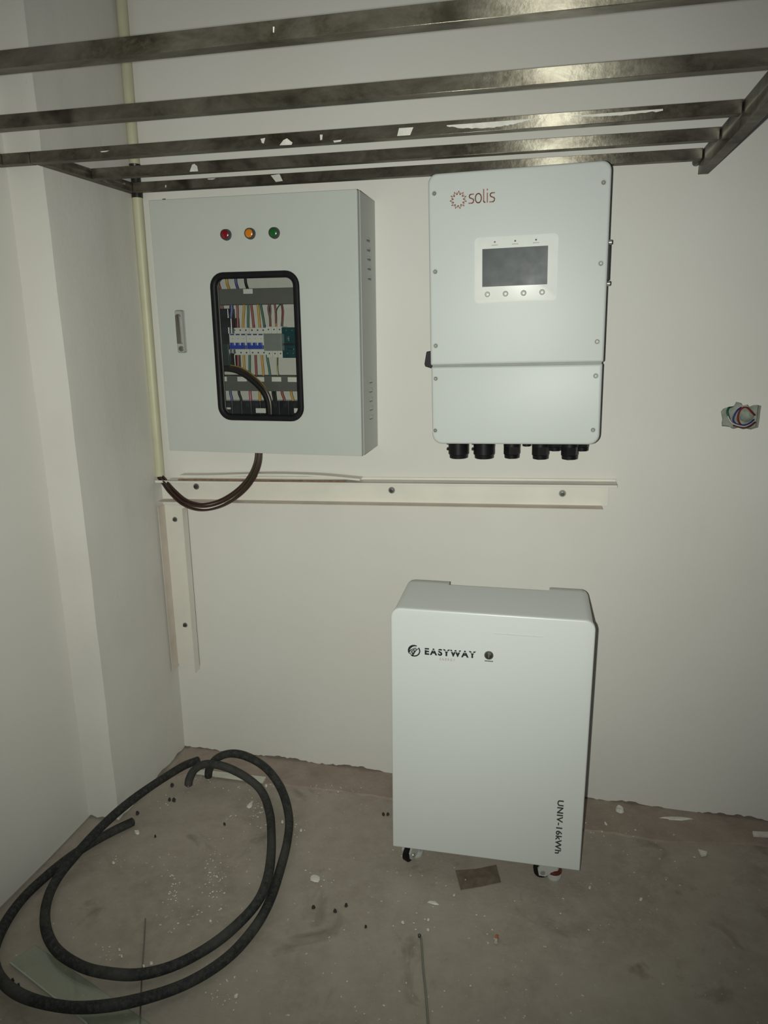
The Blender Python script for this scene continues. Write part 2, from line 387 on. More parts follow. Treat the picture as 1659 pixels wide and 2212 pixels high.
flake([(448, 386), (466, 385), (460, 388), (450, 388)], YB[4])
flake([(590, 58), (593, 58), (592, 71), (590, 70)], YB[0])

# ================================================================== pipe in the corner
def down(axis_top, axis_bot): pass
ptop, pbot = wl(262, 0, -.021), wl(345.5, 1028, -.021)
pd = (ptop-pbot).normalized(); pipe_root, PM = thing('conduit_pipe', 'cream plastic conduit pipe with black tape bands in the room corner', 'pipe', pbot)
Lp = (ptop-pbot).length
def along(v):                        # distance along the pipe for an image row
    q = wl(262+(345.5-262)*v/1028, v, -.021); return (q-pbot).dot(pd)
r0 = .0155
MB().lathe((0, 0, 0), pd, [(0, r0), (along(427), r0)], 24).build('tube', 'pvc_cream', pipe_root)
MB().lathe((0, 0, 0), pd, [(along(358), r0), (Lp+.5, r0)], 24).build('tube', 'pvc_cream', pipe_root)
tp = MB().lathe((0, 0, 0), pd, [(along(428), r0+.0006), (along(428), r0+.001), (along(412), r0+.0012), (along(409), r0-.001), (along(384), r0-.001), (along(360), r0-.001), (along(357), r0+.001), (along(355), r0+.001), (along(355), r0)], 24).build('tape_band', 'black_tape', pipe_root)
tag(tp, 'black tape band')

# ================================================================== wall trunking: horizontal and vertical
def bolt(parent, p, r=.0065):
    B = Vector(p)
    o = MB().lathe(B, (0, -1, 0), [(.001, r), (.006, r), (.0065, r*.75), (.0065, r*.5), (.012, r*.48)], 6).build('bolt', 'dark_steel', parent)
    MB().lathe(B, (0, -1, 0), [(0, r*1.6), (.0014, r*1.55), (.0014, r*.9)], 18).build('washer', 'bolt_grey', o)
    return o
TD = .047
A0, A1 = wl(336, 1031.5), wl(1331, 1040)            # top flange line on the wall
ang = math.atan2(A1.z-A0.z, A1.x-A0.x); L = (A1-A0).length
x_start = .004
tr, TM = thing('cable_trunking', 'open white metal cable trunking running level below the wall boxes', 'trunking', A0+Vector((x_start-A0.x, 0, (x_start-A0.x)*math.tan(ang))), (0, -ang, 0))
L = (A1-TM.translation).length
B0, B1 = TM.inverted() @ wl(340, 1075), TM.inverted() @ wl(1300, 1095.5)
hb = (B0.z+B1.z)/2; Lb = B1.x
MB().box((0, -.0035, hb), (L-.02, -.0005, 0)).build('back_plate', 'tray_white', tr, bevel=.0005)
MB().box((.038, -TD, -.0018), (L, -.0005, 0)).box((0, -TD, -.008), (L, -TD+.0018, 0)).build('top_flange', 'tray_white', tr, bevel=.0005)
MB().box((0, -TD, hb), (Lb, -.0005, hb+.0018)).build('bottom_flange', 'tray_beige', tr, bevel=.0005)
MB().box((.08, -.006, 0), (L, -.0005, .008)).build('sealant_bead', 'tray_white', tr, bevel=.0015)
for u, v in ((424, 1051), (846, 1059), (1215, 1066)): bolt(tr, at(u, v, 1, -.0035, TM))
for u in (533, 570, 612, 650, 700):                 # knockout slots left open in the bottom flange
    q = at(u, 1085, 1, -.028, TM); q.z = hb+.0018
    MB().lathe(q, (0, 0, 1), [(0, .0085), (.0006, .0085)], 14).build('knockout', 'label_white', tr)
q = TM.inverted() @ Vector((wl(400, 1030, -TD).x, 0, 0)); q1_ = TM.inverted() @ Vector((wl(765, 1034, -TD).x, 0, 0))
MB().box((q.x, -TD+.003, 0), (q1_.x, -TD+.006, .0045)).build('brown_strip', 'strip_brown', tr, smooth=False)  # plain brown slab along the top flange, in the gap below the bowed cover
# sprung lip lying along the top of the trunking
cv = [(388, 1026), (450, 1026), (520, 1024), (600, 1023), (690, 1026), (778, 1034)]
P = [wl(u, v, -TD+.004) for u, v in cv]; P = cat(P, 6)
mb = MB(); zmin = lambda x: A0.z+(x-A0.x)*math.tan(ang)+.0005
secs = []
for p in P:
    z = max(p.z, zmin(p.x)+.0055); secs.append([Vector((p.x, -TD+.001, z)), Vector((p.x, -.008, z)), Vector((p.x, -.008, z-.0022)), Vector((p.x, -TD+.003, z-.0022)), Vector((p.x, -TD+.003, z-.006)), Vector((p.x, -TD+.001, z-.006))])
mb.loops(secs)
o = mb.build('trunking_cover', 'tray_white', smooth=False); tag(o, 'bowed white trunking cover strip sprung loose above the horizontal trunking', 'cover strip')
# vertical trunking
V0, V1 = wl(346, 1083), wl(376, 1430)
vx0, vx1 = .004, .088; vz1 = wl(360, 1082).z; vz0 = wl(385, 1432).z
vt, VM = thing('cable_trunking', 'short open white metal cable trunking standing upright in the corner', 'trunking', (vx0, 0, vz0))
H = vz1-vz0-.012; W_ = vx1-vx0
MB().box((0, -.0035, 0), (W_, -.0005, H)).build('back_plate', 'tray_white', vt, bevel=.0005)
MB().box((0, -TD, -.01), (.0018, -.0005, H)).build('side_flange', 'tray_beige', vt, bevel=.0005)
MB().box((W_-.0018, -TD+.01, -.012), (W_, -.0005, H-.004)).build('side_flange', 'tray_white', vt, bevel=.0005)
for u, v in ((378, 1122), (400, 1350)): bolt(vt, at(u, v, 1, -.0035, VM), .0055)

# ================================================================== distribution cabinet
CX0, CX1, CZ0, CZ1, CD = .1497, .7464, 1.1428, 1.8410, .1932
cb, CM = thing('distribution_cabinet', 'light grey steel distribution cabinet with windowed door and three signal lamps', 'electrical cabinet', (CX0, 0, CZ0))
cw, ch = CX1-CX0, CZ1-CZ0
def cp(u, v, y): return at(u, v, 1, y, CM)
t = .0025; by = -.166
mb = MB().box((t, -.003, t), (cw-t, -.0008, ch-t))
mb.box((0, by, 0), (t, -.0008, ch)).box((cw-t, by, 0), (cw, -.0008, ch)).box((t, by, 0), (cw-t, -.0008, t)).box((t, by, ch-t), (cw-t, -.0008, ch))
mb.build('body', 'cabinet_grey', cb, smooth=False)
# return flange round the opening
mb = MB(); lo = rr(-.001, cw+.001, -.001, ch+.001, .003, by-.004, 2); li = rr(.022, cw-.022, .022, ch-.022, .002, by-.004, 2)
mb.loops([[p+Vector((0, .004, 0)) for p in li], li, lo, [p+Vector((0, .004, 0)) for p in lo]], False, False); mb.loops([[p+Vector((0, .004, 0)) for p in lo], [p+Vector((0, .004, 0)) for p in li]], False, False)
mb.build('body_flange', 'cabinet_grey', cb, smooth=False)
MB().box((.03, -.045, .03), (cw-.03, -.042, ch-.03)).build('mounting_plate', 'cabinet_inside', cb, smooth=False)
# door with window opening
g0, g1, g2, g3 = [cp(u, v, -CD-.004) for u, v in ((456, 592), (640, 586), (655, 904), (473, 909))]
gx0, gx1, gz0, gz1 = (g0.x+g3.x)/2, (g1.x+g2.x)/2, (g2.z+g3.z)/2, (g0.z+g1.z)/2
yd0, yd1 = by-.0046, -CD
po = rr(0, cw, 0, ch, .003, yd1, 7); pi_ = rr(gx0+.009, gx1-.009, gz0+.009, gz1-.009, .026, yd1, 7)
mb = MB(); bk = lambda l: [Vector((p.x, yd0, p.z)) for p in l]
mb.loops([bk(pi_), pi_, po, bk(po), bk(pi_)], False, False)
door = mb.build('door', 'cabinet_grey', cb, bevel=.0012)
gm = MB(); prof = [(-.004, 0), (-.0035, -.003), (-.001, -.006), (.004, -.007), (.010, -.006), (.0135, -.003), (.0145, 0), (.012, .012), (.0095, .012)]
gl_ = []
for d, dy in prof:
    rad = max(.008, .036-d); gl_.append(rr(gx0+d, gx1-d, gz0+d, gz1-d, rad, -CD+dy, 7))
gm.loops(gl_+[gl_[0]], False, False); tag(gm.build('window_gasket', 'rubber_black', door), 'black rubber window gasket')
mb = MB().loops([rr(gx0+.0095, gx1-.0095, gz0+.0095, gz1-.0095, .026, -CD+.004, 7)], False, True); tag(mb.build('window_glass', 'window_glass', door), 'clear window glass')
# handle
q0, q1 = cp(381, 669, -CD), cp(402, 760, -CD); hx = (q0.x+q1.x)/2+.001; hw = .0135; hz1, hz0 = q0.z-.001, q1.z-.003
mb = MB().loops([rr(hx-hw, hx+hw, hz0, hz1, .006, -CD, 4), rr(hx-hw, hx+hw, hz0, hz1, .006, -CD-.007, 4), rr(hx-hw+.003, hx+hw-.003, hz0+.003, hz1-.003, .005, -CD-.010, 4)])
hd = mb.build('handle', 'chrome', door)
MB().loops([rr(hx-.0105, hx+.0055, hz0+.026, hz1-.011, (.0085, .0085, .002, .002), -CD-.0099, 5), rr(hx-.0105, hx+.0055, hz0+.026, hz1-.011, (.0085, .0085, .002, .002), -CD-.0125, 5), rr(hx-.0085, hx+.0035, hz0+.028, hz1-.013, (.0065, .0065, .002, .002), -CD-.0135, 5)]).build('lever', 'chrome_dull', hd)
MB().lathe((hx, -CD-.0099, hz0+.012), (0, -1, 0), [(0, .0075), (.002, .0075), (.0025, .006), (.0025, .003), (.001, .0025)], 16).build('lock', 'chrome_dull', hd)
# signal lamps
for (u, v, mt, nm) in ((486, 506.5, 'lens_red', 'red signal lamp'), (538, 504, 'lens_amber', 'amber signal lamp'), (590.5, 502.5, 'lens_green', 'green signal lamp')):
    q = cp(u, v, -CD-.010); q.y = -CD
    s_ = MB().lathe(q, (0, -1, 0), [(0, .0150), (.002, .0150), (.0025, .0143), (.011, .0138), (.0125, .0125), (.0125, .0112), (.010, .0110)], 28).build('signal_lamp', 'dark_steel', door)
    tag(s_, nm)
    MB().lathe(q, (0, -1, 0), [(.009, .0110), (.012, .0109), (.0132, .009), (.0138, .005), (.014, .0015)], 24).build('lens', mt, s_)
q = cp(352, 430, -CD+.003); MB().lathe((q.x, -CD+.006, ch), (0, 0, 1), [(0, .003), (.003, .003)], 10).build('door_pin', 'dark_steel', cb)
# ventilation louvres on the right side
for rows in (((795, 516), (796, 537), (797, 557), (797.5, 577.5), (798, 599)), ((801, 822), (801, 842), (801.5, 862), (802, 881), (802, 900))):
    for u, v in rows:
        q = at(u, v, 0, cw, CM); hl, hh, pr = .020, .0042, .0042
        y0, y1, z = q.y-hl, q.y+hl, q.z
        P = []
        for k in range(9):
            s = k/8; yy = y0+(y1-y0)*s; e = math.sin(PI*s)**.5
            P.append([Vector((cw+.0002, yy, z+hh)), Vector((cw+.0002+pr*.7*e, yy, z+hh*.3)), Vector((cw+.0002+pr*e, yy, z-hh*.75)), Vector((cw+.0002, yy, z-hh*.75))])
        MB().loops(P).build('louvre', 'cabinet_grey', cb)
        MB().box((cw, y0+.003, z-hh*1.8), (cw+.0006, y1-.003, z-hh*.75)).build('vent_slot', 'dark_steel', cb, smooth=False)
# ---- what shows behind the window
def wu(X): return 440+X/6.322
def wv(Y): return 570+Y/6.320
def ip(X, Y, y): return cp(wu(X), wv(Y), y)
def ibox(X0, X1, Y0, Y1, yf, yb, name, mat, parent=cb, bevel=.0008, mb=None):
    a, c = ip(X0, (Y0+Y1)/2, yf), ip(X1, (Y0+Y1)/2, yf); z1, z0 = ip((X0+X1)/2, Y0, yf).z, ip((X0+X1)/2, Y1, yf).z
    if mb is None: return MB().box((a.x, yf, z0), (c.x, yb, z1)).build(name, mat, parent, smooth=False, bevel=bevel)
    mb.box((a.x, yf, z0), (c.x, yb, z1))
BK = -.0448
for (Y0, Y1, labs) in ((333, 552, ((540, 668, 343, 408),)), (1530, 1737, ((245, 315, 1540, 1603), (460, 588, 1543, 1605), (712, 826, 1546, 1607), (930, 1058, 1546, 1607), (1148, 1290, 1548, 1612)))):
    d_ = ibox(20, 1420, Y0, Y1, -.100, BK, 'wiring_duct', 'duct_grey')
    for X0, X1, y0, y1 in labs:
        l_ = ibox(X0, X1, y0, y1, -.1006, -.1001, 'label_plate', 'label_white', d_, 0)
def stepped(X0, X1, Yt0, Yt1, Ym0, Ym1, Yb0, Yb1, sx, name, mat, ft=-.088, fm=-.108):
    mb = MB(); ibox(X0+sx, X1+sx, Yt0, Yt1+12, ft, BK, '', '', mb=mb); ibox(X0, X1, Ym0, Ym1, fm, BK, '', '', mb=mb); ibox(X0+sx+10, X1+sx+10, Yb0-12, Yb1, ft, BK, '', '', mb=mb)
    return mb.build(name, mat, cb, smooth=False, bevel=.0006)
for k, (X0, X1) in enumerate(((352, 580), (586, 818))):
    br = stepped(X0, X1, 872, 950, 950, 1168, 1176, 1244, 36, 'circuit_breaker', 'breaker_white')
    pw = (X1-X0)/3
    mb = MB(); ibox(X0+6, X1-8, 1112, 1164, -.1165, -.1082, '', '', mb=mb)
    for j in range(3): ibox(X0+6+j*pw*.98, X0+6+j*pw*.98+pw*.58, 1076, 1116, -.1165, -.1082, '', '', mb=mb)
    tag(mb.build('toggle', 'breaker_blue', br, smooth=False, bevel=.0005), 'blue breaker toggle')
    for j in range(3):
        ibox(X0+8+j*pw, X0+pw*.82+j*pw, 956, 974, -.1085, -.1081, 'print_mark', 'wire_blue', br, 0)
        for (YY, dx) in ((905, 36), (1212, 46)):
            q = ip(X0+dx+pw*(j+.48), YY, -.088); MB().lathe(q, (0, -1, 0), [(0, .0024), (.0006, .0024), (.0006, .0012)], 10).build('terminal_screw', 'dark_steel', br)
        q = ip(X0+pw*(j+.55), 1022, -.108); MB().lathe(q, (0, -1, 0), [(0, .0009), (.0003, .0009)], 8).build('print_dot', 'ink_black', br)
md = ibox(820, 1062, 955, 1186, -.104, BK, 'contactor', 'module_grey')
for (Y0, Y1, X0) in ((856, 952, 848), (1186, 1278, 862)):
    mb = MB()
    for j in range(3): ibox(X0+j*76, X0+j*76+73, Y0, Y1, -.090, BK, '', '', mb=mb)
    mb.build('terminal_block', 'breaker_white', md, smooth=False, bevel=.0005)
    for j in range(3):
        q = ip(X0+36+j*76, (Y0+Y1)/2-8, -.090); MB().lathe(q, (0, -1, 0), [(0, .0022), (.0005, .0022)], 10).build('terminal_screw', 'dark_steel', md)
tl = ibox(1070, 1330, 866, 1284, -.092, BK, 'relay_module', 'module_teal')
for X, Y in ((1128, 908), (1205, 908), (1145, 1222), (1222, 1222)):
    q = ip(X, Y, -.092); MB().lathe(q, (0, -1, 0), [(0, .0014), (.0006, .0012)], 8).build('terminal_screw', 'chrome', tl)
for (X0, X1, Y0, Y1) in ((1066, 1300, 1085, 1112), (1130, 1225, 1152, 1174), (1142, 1158, 990, 1052)):
    ibox(X0, X1, Y0, Y1, -.0945, -.092, 'cover_rib', 'clear_cover' if Y0 > 1100 or X1 < 1200 else 'device_black', tl, .0006)
# black moulded-case breaker with a clear hood, left
mc = MB(); ibox(120, 335, 612, 760, -.095, BK, '', '', mb=mc); ibox(120, 390, 740, 1230, -.105, BK, '', '', mb=mc); ibox(130, 430, 1200, 1420, -.088, BK, '', '', mb=mc)
mcb = mc.build('main_breaker', 'device_black', cb, smooth=False, bevel=.0015)
ibox(150, 345, 860, 960, -.112, -.1045, 'breaker_handle', 'device_black', mcb, .0015)
ibox(150, 345, 1090, 1390, -.118, -.1055, 'clear_hood', 'clear_cover', mcb, .002)
# bottom row of small black breakers
for k in range(9):
    X0 = 150+k*128
    b_ = ibox(X0, X0+122, 1872, 2230, -.085, BK, 'branch_breaker', 'device_black', cb, .001)
    ibox(X0+46, X0+78, 1905, 1960, -.0875, -.085, 'clear_terminal_cap', 'clear_cover', b_, .0006)
    if k in (1, 4, 8):
        ibox(X0+(-10 if k == 4 else 0)+(4 if k == 1 else 60), X0+(90 if k == 1 else 186), *((1960, 1985) if k == 1 else (1972, 2036)), -.0862, -.0853, 'label_plate', 'label_white', b_, 0)
def wire(pts, mat, r=.0027, y=-.075, parent=cb, name='wire', n=7, k=1.3):
    r = r*k
    P = [ip(X, Y, y if len(q_) == 0 else q_[0]) for X, Y, *q_ in pts]
    return MB().tube(cat(P, 5), r, n).build(name, mat, parent)
for a, c, m_ in ((195, 225, 'wire_red'), (312, 345, 'wire_yellow'), (435, 468, 'wire_blue'), (566, 600, 'wire_black')):
    wire([(a-6, 120), (a, 190), ((a+c)/2-8, 270), (c, 345)], m_, .0031)
for a, c, m_ in ((455, 466, 'wire_red'), (550, 534, 'wire_yellow'), (603, 607, 'wire_green'), (645, 684, 'wire_red'), (735, 766, 'wire_yellow'), (774, 832, 'wire_green')):
    wire([(a, 540), (a+(c-a)*.25+(4 if c > a else 2), 640), (a+(c-a)*.7, 760), (c, 885)], m_, .0027)
    q = ip(c, 850, -.075); MB().lathe(q, (0, 0, 1), [(-.004, .0032), (.004, .0032)], 10).build('ferrule', {'wire_green': 'wire_blue'}.get(m_, m_), cb)
wire([(895, 540), (884, 620), (905, 740), (910, 860)], 'wire_brown', .0024); wire([(905, 540), (912, 640), (906, 740), (910, 860)], 'wire_brown', .0018)
wire([(966, 540), (980, 640), (985, 760), (987, 860)], 'wire_red', .0022); wire([(988, 640), (992, 740), (990, 860)], 'wire_black', .0014)
wire([(1062, 540), (1030, 570), (998, 620), (988, 670)], 'wire_green', .0012, -.078)
wire([(1060, 540), (1076, 620), (1076, 720), (1068, 860)], 'wire_brown', .0024); wire([(1075, 590), (1086, 660), (1078, 760)], 'wire_red', .0015, -.079)
for X, m_ in ((910, 'wire_red'), (987, 'wire_yellow'), (1068, 'wire_blue')):
    q = ip(X, 832, -.075); MB().lathe(q, (0, 0, 1), [(-.004, .003), (.004, .003)], 10).build('ferrule', m_, cb)
wire([(375, 540), (382, 620), (372, 720), (360, 780)], 'wire_blue', .0042); wire([(362, 580), (352, 660), (345, 700)], 'wire_magenta', .002)
wire([(222, 540), (232, 600), (238, 640)], 'wire_red', .0022); wire([(250, 540), (262, 590), (270, 640)], 'wire_brown', .0018)
for a, c, Y1, m_ in ((468, 474, 1420, 'wire_red'), (545, 556, 1545, 'wire_yellow'), (626, 628, 1545, 'wire_green'), (706, 720, 1545, 'wire_red'), (790, 816, 1545, 'wire_yellow'), (862, 906, 1545, 'wire_green')):
    wire([(a, 1230), (a+(c-a)*.3, 1330), (a+(c-a)*.75, 1440), (c, Y1)], m_, .0027)
wire([(1000, 1270), (1002, 1340), (1006, 1440), (1020, 1545)], 'wire_yellowgreen', .0018); wire([(1010, 1270), (1008, 1360), (1010, 1450), (1026, 1545)], 'wire_black', .0014)
for a, c, m_ in ((362, 388, 'wire_blue'), (478, 515, 'wire_black'), (632, 642, 'wire_magenta'), (765, 768, 'wire_yellow'), (942, 962, 'wire_black'), (972, 985, 'wire_black'), (1066, 1104, 'wire_red'), (1190, 1222, 'wire_yellow')):
    wire([(a, 1725), (a+(c-a)*.2, 1780), (a+(c-a)*.8, 1840), (c, 1905)], m_, .0030)
arc = [(150, 1440), (330, 1432), (480, 1470), (640, 1570), (770, 1690), (845, 1800), (885, 1930), (895, 2090), (895, 2260)]
tag(wire([(X, Y, -.125) for X, Y in arc], 'wire_black', .0088, name='supply_cable', n=12, k=1), 'thick black cable curving across the window')
wire([(X+26, Y-30, -.131) for X, Y in arc[1:]], 'brown_sheath', .0040, name='supply_cable', k=1); wire([(X+34, Y-52, -.1300) for X, Y in arc[1:-3]], 'wire_yellowgreen', .0011, k=1)  # brown tube painted in as the black cable's highlight, then a yellow-green wire

# ================================================================== inverter
IW, IH, IY, IROLL = .435, .6699, -.2353, .0197
iv, IM = thing('inverter', 'white wall inverter with dark display and black cable glands underneath', 'inverter', (.9516, 0, 1.1893), (0, -IROLL, 0))
def vp(u, v, y=IY): return at(u, v, 1, y, IM)
zs = (vp(930, 792).z+vp(1305, 783).z)/2
def cover(x0, x1, z0, z1, R, name, d0=-.150, rim=.006):
    mb = MB(); a = rr(x0, x1, z0, z1, R, d0, 7); c = rr(x0, x1, z0, z1, R, IY+rim, 7); L_ = [a, c]
    for s in (.35, .7, 1.0):
        th_ = s*PI/2; L_.append(inset(a, rim*(1-math.cos(th_)), IY+rim-rim*math.sin(th_)))
    mb.loops(L_); return mb.build(name, 'inverter_white', iv)
cover(0, IW, zs+.0022, IH, (.022, .022, .004, .004), 'front_cover')
cover(.002, IW-.002, 0, zs-.0022, (.003, .003, .026, .026), 'lower_cover')
MB().box((.012, -.149, .012), (IW-.012, -.02, IH-.012)).build('housing', 'housing_grey', iv, smooth=False, bevel=.004)
mb = MB().box((.05, -.0195, .35), (IW-.05, -.001, .42)); mb.build('wall_bracket', 'housing_grey', iv, smooth=False)
MB().box((.004, -.226, zs-.0030), (IW-.004, -.150, zs+.0030)).build('seam_gasket', 'housing_grey', iv, smooth=False)
for u, v in ((938, 418), (1304, 394), (940, 587), (1298, 569), (941, 747), (1290, 738), (941, 818), (1287, 812), (940, 930), (1281, 929)):
    q = vp(u, v); q.y = IY
    s_ = MB().lathe(q, (0, -1, 0), [(-.001, .0072), (.0005, .0072), (.0010, .0064), (.0002, .0052)], 20).build('screw', 'inverter_white', iv)
    MB().lathe(q, (0, -1, 0), [(.0, .0050), (.0014, .0048), (.0026, .0034), (.0026, .0020), (.0010, .0016)], 14).build('screw_head', 'bolt_grey', s_)
# logo: a ring of thorns and the name
ctr = vp(990, 432); ctr.y = IY-.0002
def strokes(polys, r, parent, name, mat):
    mb = MB()
    for P in polys:
        P = [Vector(p) for p in P]
        for i in range(len(P)-1):
            d = P[i+1]-P[i]; n_ = Vector((-d.z, 0, d.x)).normalized()*r; e = d.normalized()*r*.5
            mb.prism([P[i]-e+n_, P[i]-e-n_, P[i+1]+e-n_, P[i+1]+e+n_], (0, -.0005, 0))
    return mb.build(name, mat, parent, smooth=False)
pl = []; NS = 11
for k in range(NS):
    a = 2*PI*k/NS+PI/2; tip = Vector((math.cos(a-.08), 0, math.sin(a-.08)))*.0205; b1 = Vector((math.cos(a-.28), 0, math.sin(a-.28)))*.0132; b2 = Vector((math.cos(a+.26), 0, math.sin(a+.26)))*.0122
    pl.append([ctr+b2, ctr+tip, ctr+b1]); b3 = Vector((math.cos(a+.20), 0, math.sin(a+.20)))*.0178; pl.append([ctr+b2, ctr+b3])
strokes(pl, .00075, iv, 'logo_emblem', 'logo_brown')
A, B = vp(1012, 440), vp(1069, 433); wid = (B-A).length; hgt = wid*.50
def arcp(cx, cz, rx, rz, a0, a1, n=10): return [A+Vector((wid*(cx+rx*math.cos(math.radians(a0+(a1-a0)*i/n))), -.0002, wid*(cz+rz*math.sin(math.radians(a0+(a1-a0)*i/n))))) for i in range(n+1)]
def ln(*q): return [A+Vector((wid*x, -.0002, wid*z)) for x, z in q]
def let_s(x0): return [arcp(x0+.10, .245, .085, .075, 30, 200, 8)[:]+arcp(x0+.11, .085, .095, .08, 95, -150, 10)]
def let_s2(x0): return [ln((x0+.20, .325), (x0+.09, .325), (x0+.045, .30), (x0+.03, .25), (x0+.05, .205), (x0+.10, .18), (x0+.17, .155), (x0+.20, .11), (x0+.185, .045), (x0+.14, .01), (x0+.01, .01))]
lets = let_s2(0)+[arcp(.375, .17, .115, .165, 0, 360, 18)]+[ln((.575, .47), (.575, .05), (.60, .01), (.64, .01))]+[ln((.715, .33), (.715, .0)), ln((.715, .43), (.715, .47))]+let_s2(.79)
strokes(lets, .0014, iv, 'logo_lettering', 'logo_brown')
# display panel
k0, k1, k2, k3 = vp(1024, 513), vp(1208, 503), vp(1203, 649), vp(1026, 656)
px0, px1, pz0, pz1 = (k0.x+k3.x)/2, (k1.x+k2.x)/2, (k2.z+k3.z)/2, (k0.z+k1.z)/2
mb = MB(); a = rr(px0, px1, pz0, pz1, .012, IY+.0005, 6)
mb.loops([a, [p-Vector((0, .0012, 0)) for p in a], inset(a, .0012, IY-.0016)]); dp = mb.build('display_panel', 'panel_silver', iv)
s0, s1, s2, s3 = vp(1042, 538), vp(1184, 531), vp(1182, 614), vp(1042, 620)
sx0, sx1, sz0, sz1 = (s0.x+s3.x)/2, (s1.x+s2.x)/2, (s2.z+s3.z)/2, (s0.z+s1.z)/2
MB().box((sx0, IY-.0024, sz0), (sx1, IY-.0014, sz1)).build('screen', 'screen', dp, smooth=False, bevel=.0004)
for u, v in ((1053, 636), (1092, 634.5), (1131, 633), (1171, 631)):
    q = vp(u, v); q.y = IY-.0016
    bz = MB().lathe(q, (0, -1, 0), [(0, .0075), (.0010, .0072), (.0012, .0066), (-.0002, .0060)], 22).build('button', 'panel_silver', dp)
    MB().lathe(q, (0, -1, 0), [(-.0004, .0058), (.0012, .0056), (.0022, .0045), (.0026, .0020)], 18).build('button_cap', 'button_white', bz)
for u, v, mt in ((1069, 523, 'lens_red'), (1113, 520.5, 'lens_green'), (1158, 518, 'lens_amber')):
    q = vp(u, v); q.y = IY-.0015
    MB().lathe(q, (0, -1, 0), [(0, .0022), (.0008, .0020), (.0011, .0012)], 12).build('indicator', mt if mt == 'lens_red' else 'ink_grey', dp)
    q2 = vp(u, v+6.5)
    for j in range(5): MB().box((q2.x-.0075+j*.0031, IY-.0017, q2.z-.0008), (q2.x-.0075+j*.0031+.0024, IY-.0014, q2.z+.0008)).build('print_mark', 'print_grey', dp, smooth=False)
# rotary switch on the left flank
q = vp(930, 776, -.19)
sw = [Vector((0, -.19, q.z+.024)), Vector((-.018, -.19, q.z+.020)), Vector((-.024, -.19, q.z-.012)), Vector((-.022, -.19, q.z-.019)), Vector((-.006, -.19, q.z-.024)), Vector((0, -.19, q.z-.024))]
tag(MB().prism([p+Vector((.012, 0, 0)) if p.x == 0 else p+Vector((.0, 0, 0)) for p in sw], (0, .034, 0)).build('rotary_switch', 'gland_black', iv, bevel=.0015), 'black rotary switch')
# connector on the right flank
c0, c1 = vp(1318, 530, -.18), vp(1316, 606, -.18)
cn = MB().box((IW-.012, -.195, c1.z), (IW+.0065, -.165, c0.z)).build('side_connector', 'gland_black', iv, smooth=False, bevel=.001)
for u, v in ((1319, 523.5), (1316.5, 612.5)):
    q = vp(u, v, -.18); MB().lathe((IW-.004, -.18, q.z), (1, 0, 0), [(0, .0062), (.0125, .0062), (.0125, .005), (.0145, .005)], 16).build('thumb_screw', 'chrome', cn)
# cable glands
def gland(u, v, y, r, ln_, lugs=False):
    q = vp(u, v, y); x = q.x; B = Vector((x, y, 0.0))
    g_ = MB().lathe(B, (0, 0, -1), [(-.004, r*.82), (.006, r*.82), (.006, r*1.0), (.014, r*1.0), (.014, r*.9)], 24).build('cable_gland', 'gland_black', iv)
    MB().lathe(B, (0, 0, -1), [(.0138, r*1.0), (ln_-.012, r*1.0), (ln_-.010, r*.9), (ln_-.002, r*.88), (ln_, r*.8), (ln_, r*.55), (ln_-.006, r*.5)], 6 if not lugs else 12, phase=.26).build('dome_nut', 'gland_black', g_)
    MB().lathe(B, (0, 0, -1), [(ln_-.0105, r*.90), (ln_-.001, r*.87)], 24).build('nut_collar', 'gland_black', g_)
    if lugs:
        MB().box((x-r*1.16, y-.006, -.010), (x-r*.9, y+.006, -.004)).box((x-r*1.16, y-.006, -.026), (x-r*.9, y+.006, -.019)).build('lug', 'gland_black', g_, smooth=False, bevel=.001)
gland(990, 974, -.175, .0272, .0475, True); gland(1045, 974, -.175, .0282, .0475, True); gland(1105, 973, -.175, .0215, .0465)
gland(1137.5, 966, -.085, .0135, .028); gland(1167, 974, -.175, .0225, .0480); gland(1198, 968, -.085, .0205, .040); gland(1230, 974, -.175, .0225, .0480); gland(1257, 967, -.085, .0190, .040)

# ================================================================== battery on castors
BW, BZ0, BZ1, BDp = .5128, .070, .7919, .2306
bt, BM = thing('battery_cabinet', 'white floor-standing battery cabinet on small castors below the inverter', 'battery', (.8799, -.4341, 0), (0, 0, .0256))
def bp(u, v, y=0.0): return at(u, v, 1, y, BM)
FT = .016
mb = MB(); rim = .004; a = rr(0, BW, BZ0, BZ1, (.026, .026, .002, .002), FT, 8); L_ = [a, [Vector((p.x, rim, p.z)) for p in a]]
for s in (.35, .7, 1.): L_.append(inset(a, rim*(1-math.cos(s*PI/2)), rim-rim*math.sin(s*PI/2)))
mb.loops(L_); mb.build('front_panel', 'battery_white', bt)
# body: rounded shoulders, with the handle notch cut in the rear edge
nx0 = bp(970, 1259, BDp-.015).x
def body_loop(y, x0=.003, x1=BW-.003): return rr(x0, x1, BZ0+.004, BZ1-.0015, (.024, .024, .002, .002), y, 8)
mb = MB(); mb.loops([body_loop(FT+.0005), body_loop(BDp-.030)]); mb.build('body', 'battery_white', bt)
n0 = at(970, 1258, 2, BZ1, BM).x; n1 = at(1187, 1270, 2, BZ1, BM).x
lp = [p for p in rr(.003, n0, BZ0+.004, BZ1-.0015, (.001, .024, .002, .001), BDp-.030, 8)]
MB().loops([lp, [Vector((p.x, BDp-.003, p.z)) for p in lp], inset(lp, .002, BDp)]).build('rear_shoulder', 'battery_white', bt)
lp = [p for p in rr(n1, BW-.003, BZ0+.004, BZ1-.0015, (.024, .001, .001, .002), BDp-.030, 8)]
MB().loops([lp, [Vector((p.x, BDp-.003, p.z)) for p in lp], inset(lp, .002, BDp)]).build('rear_shoulder', 'battery_white', bt)
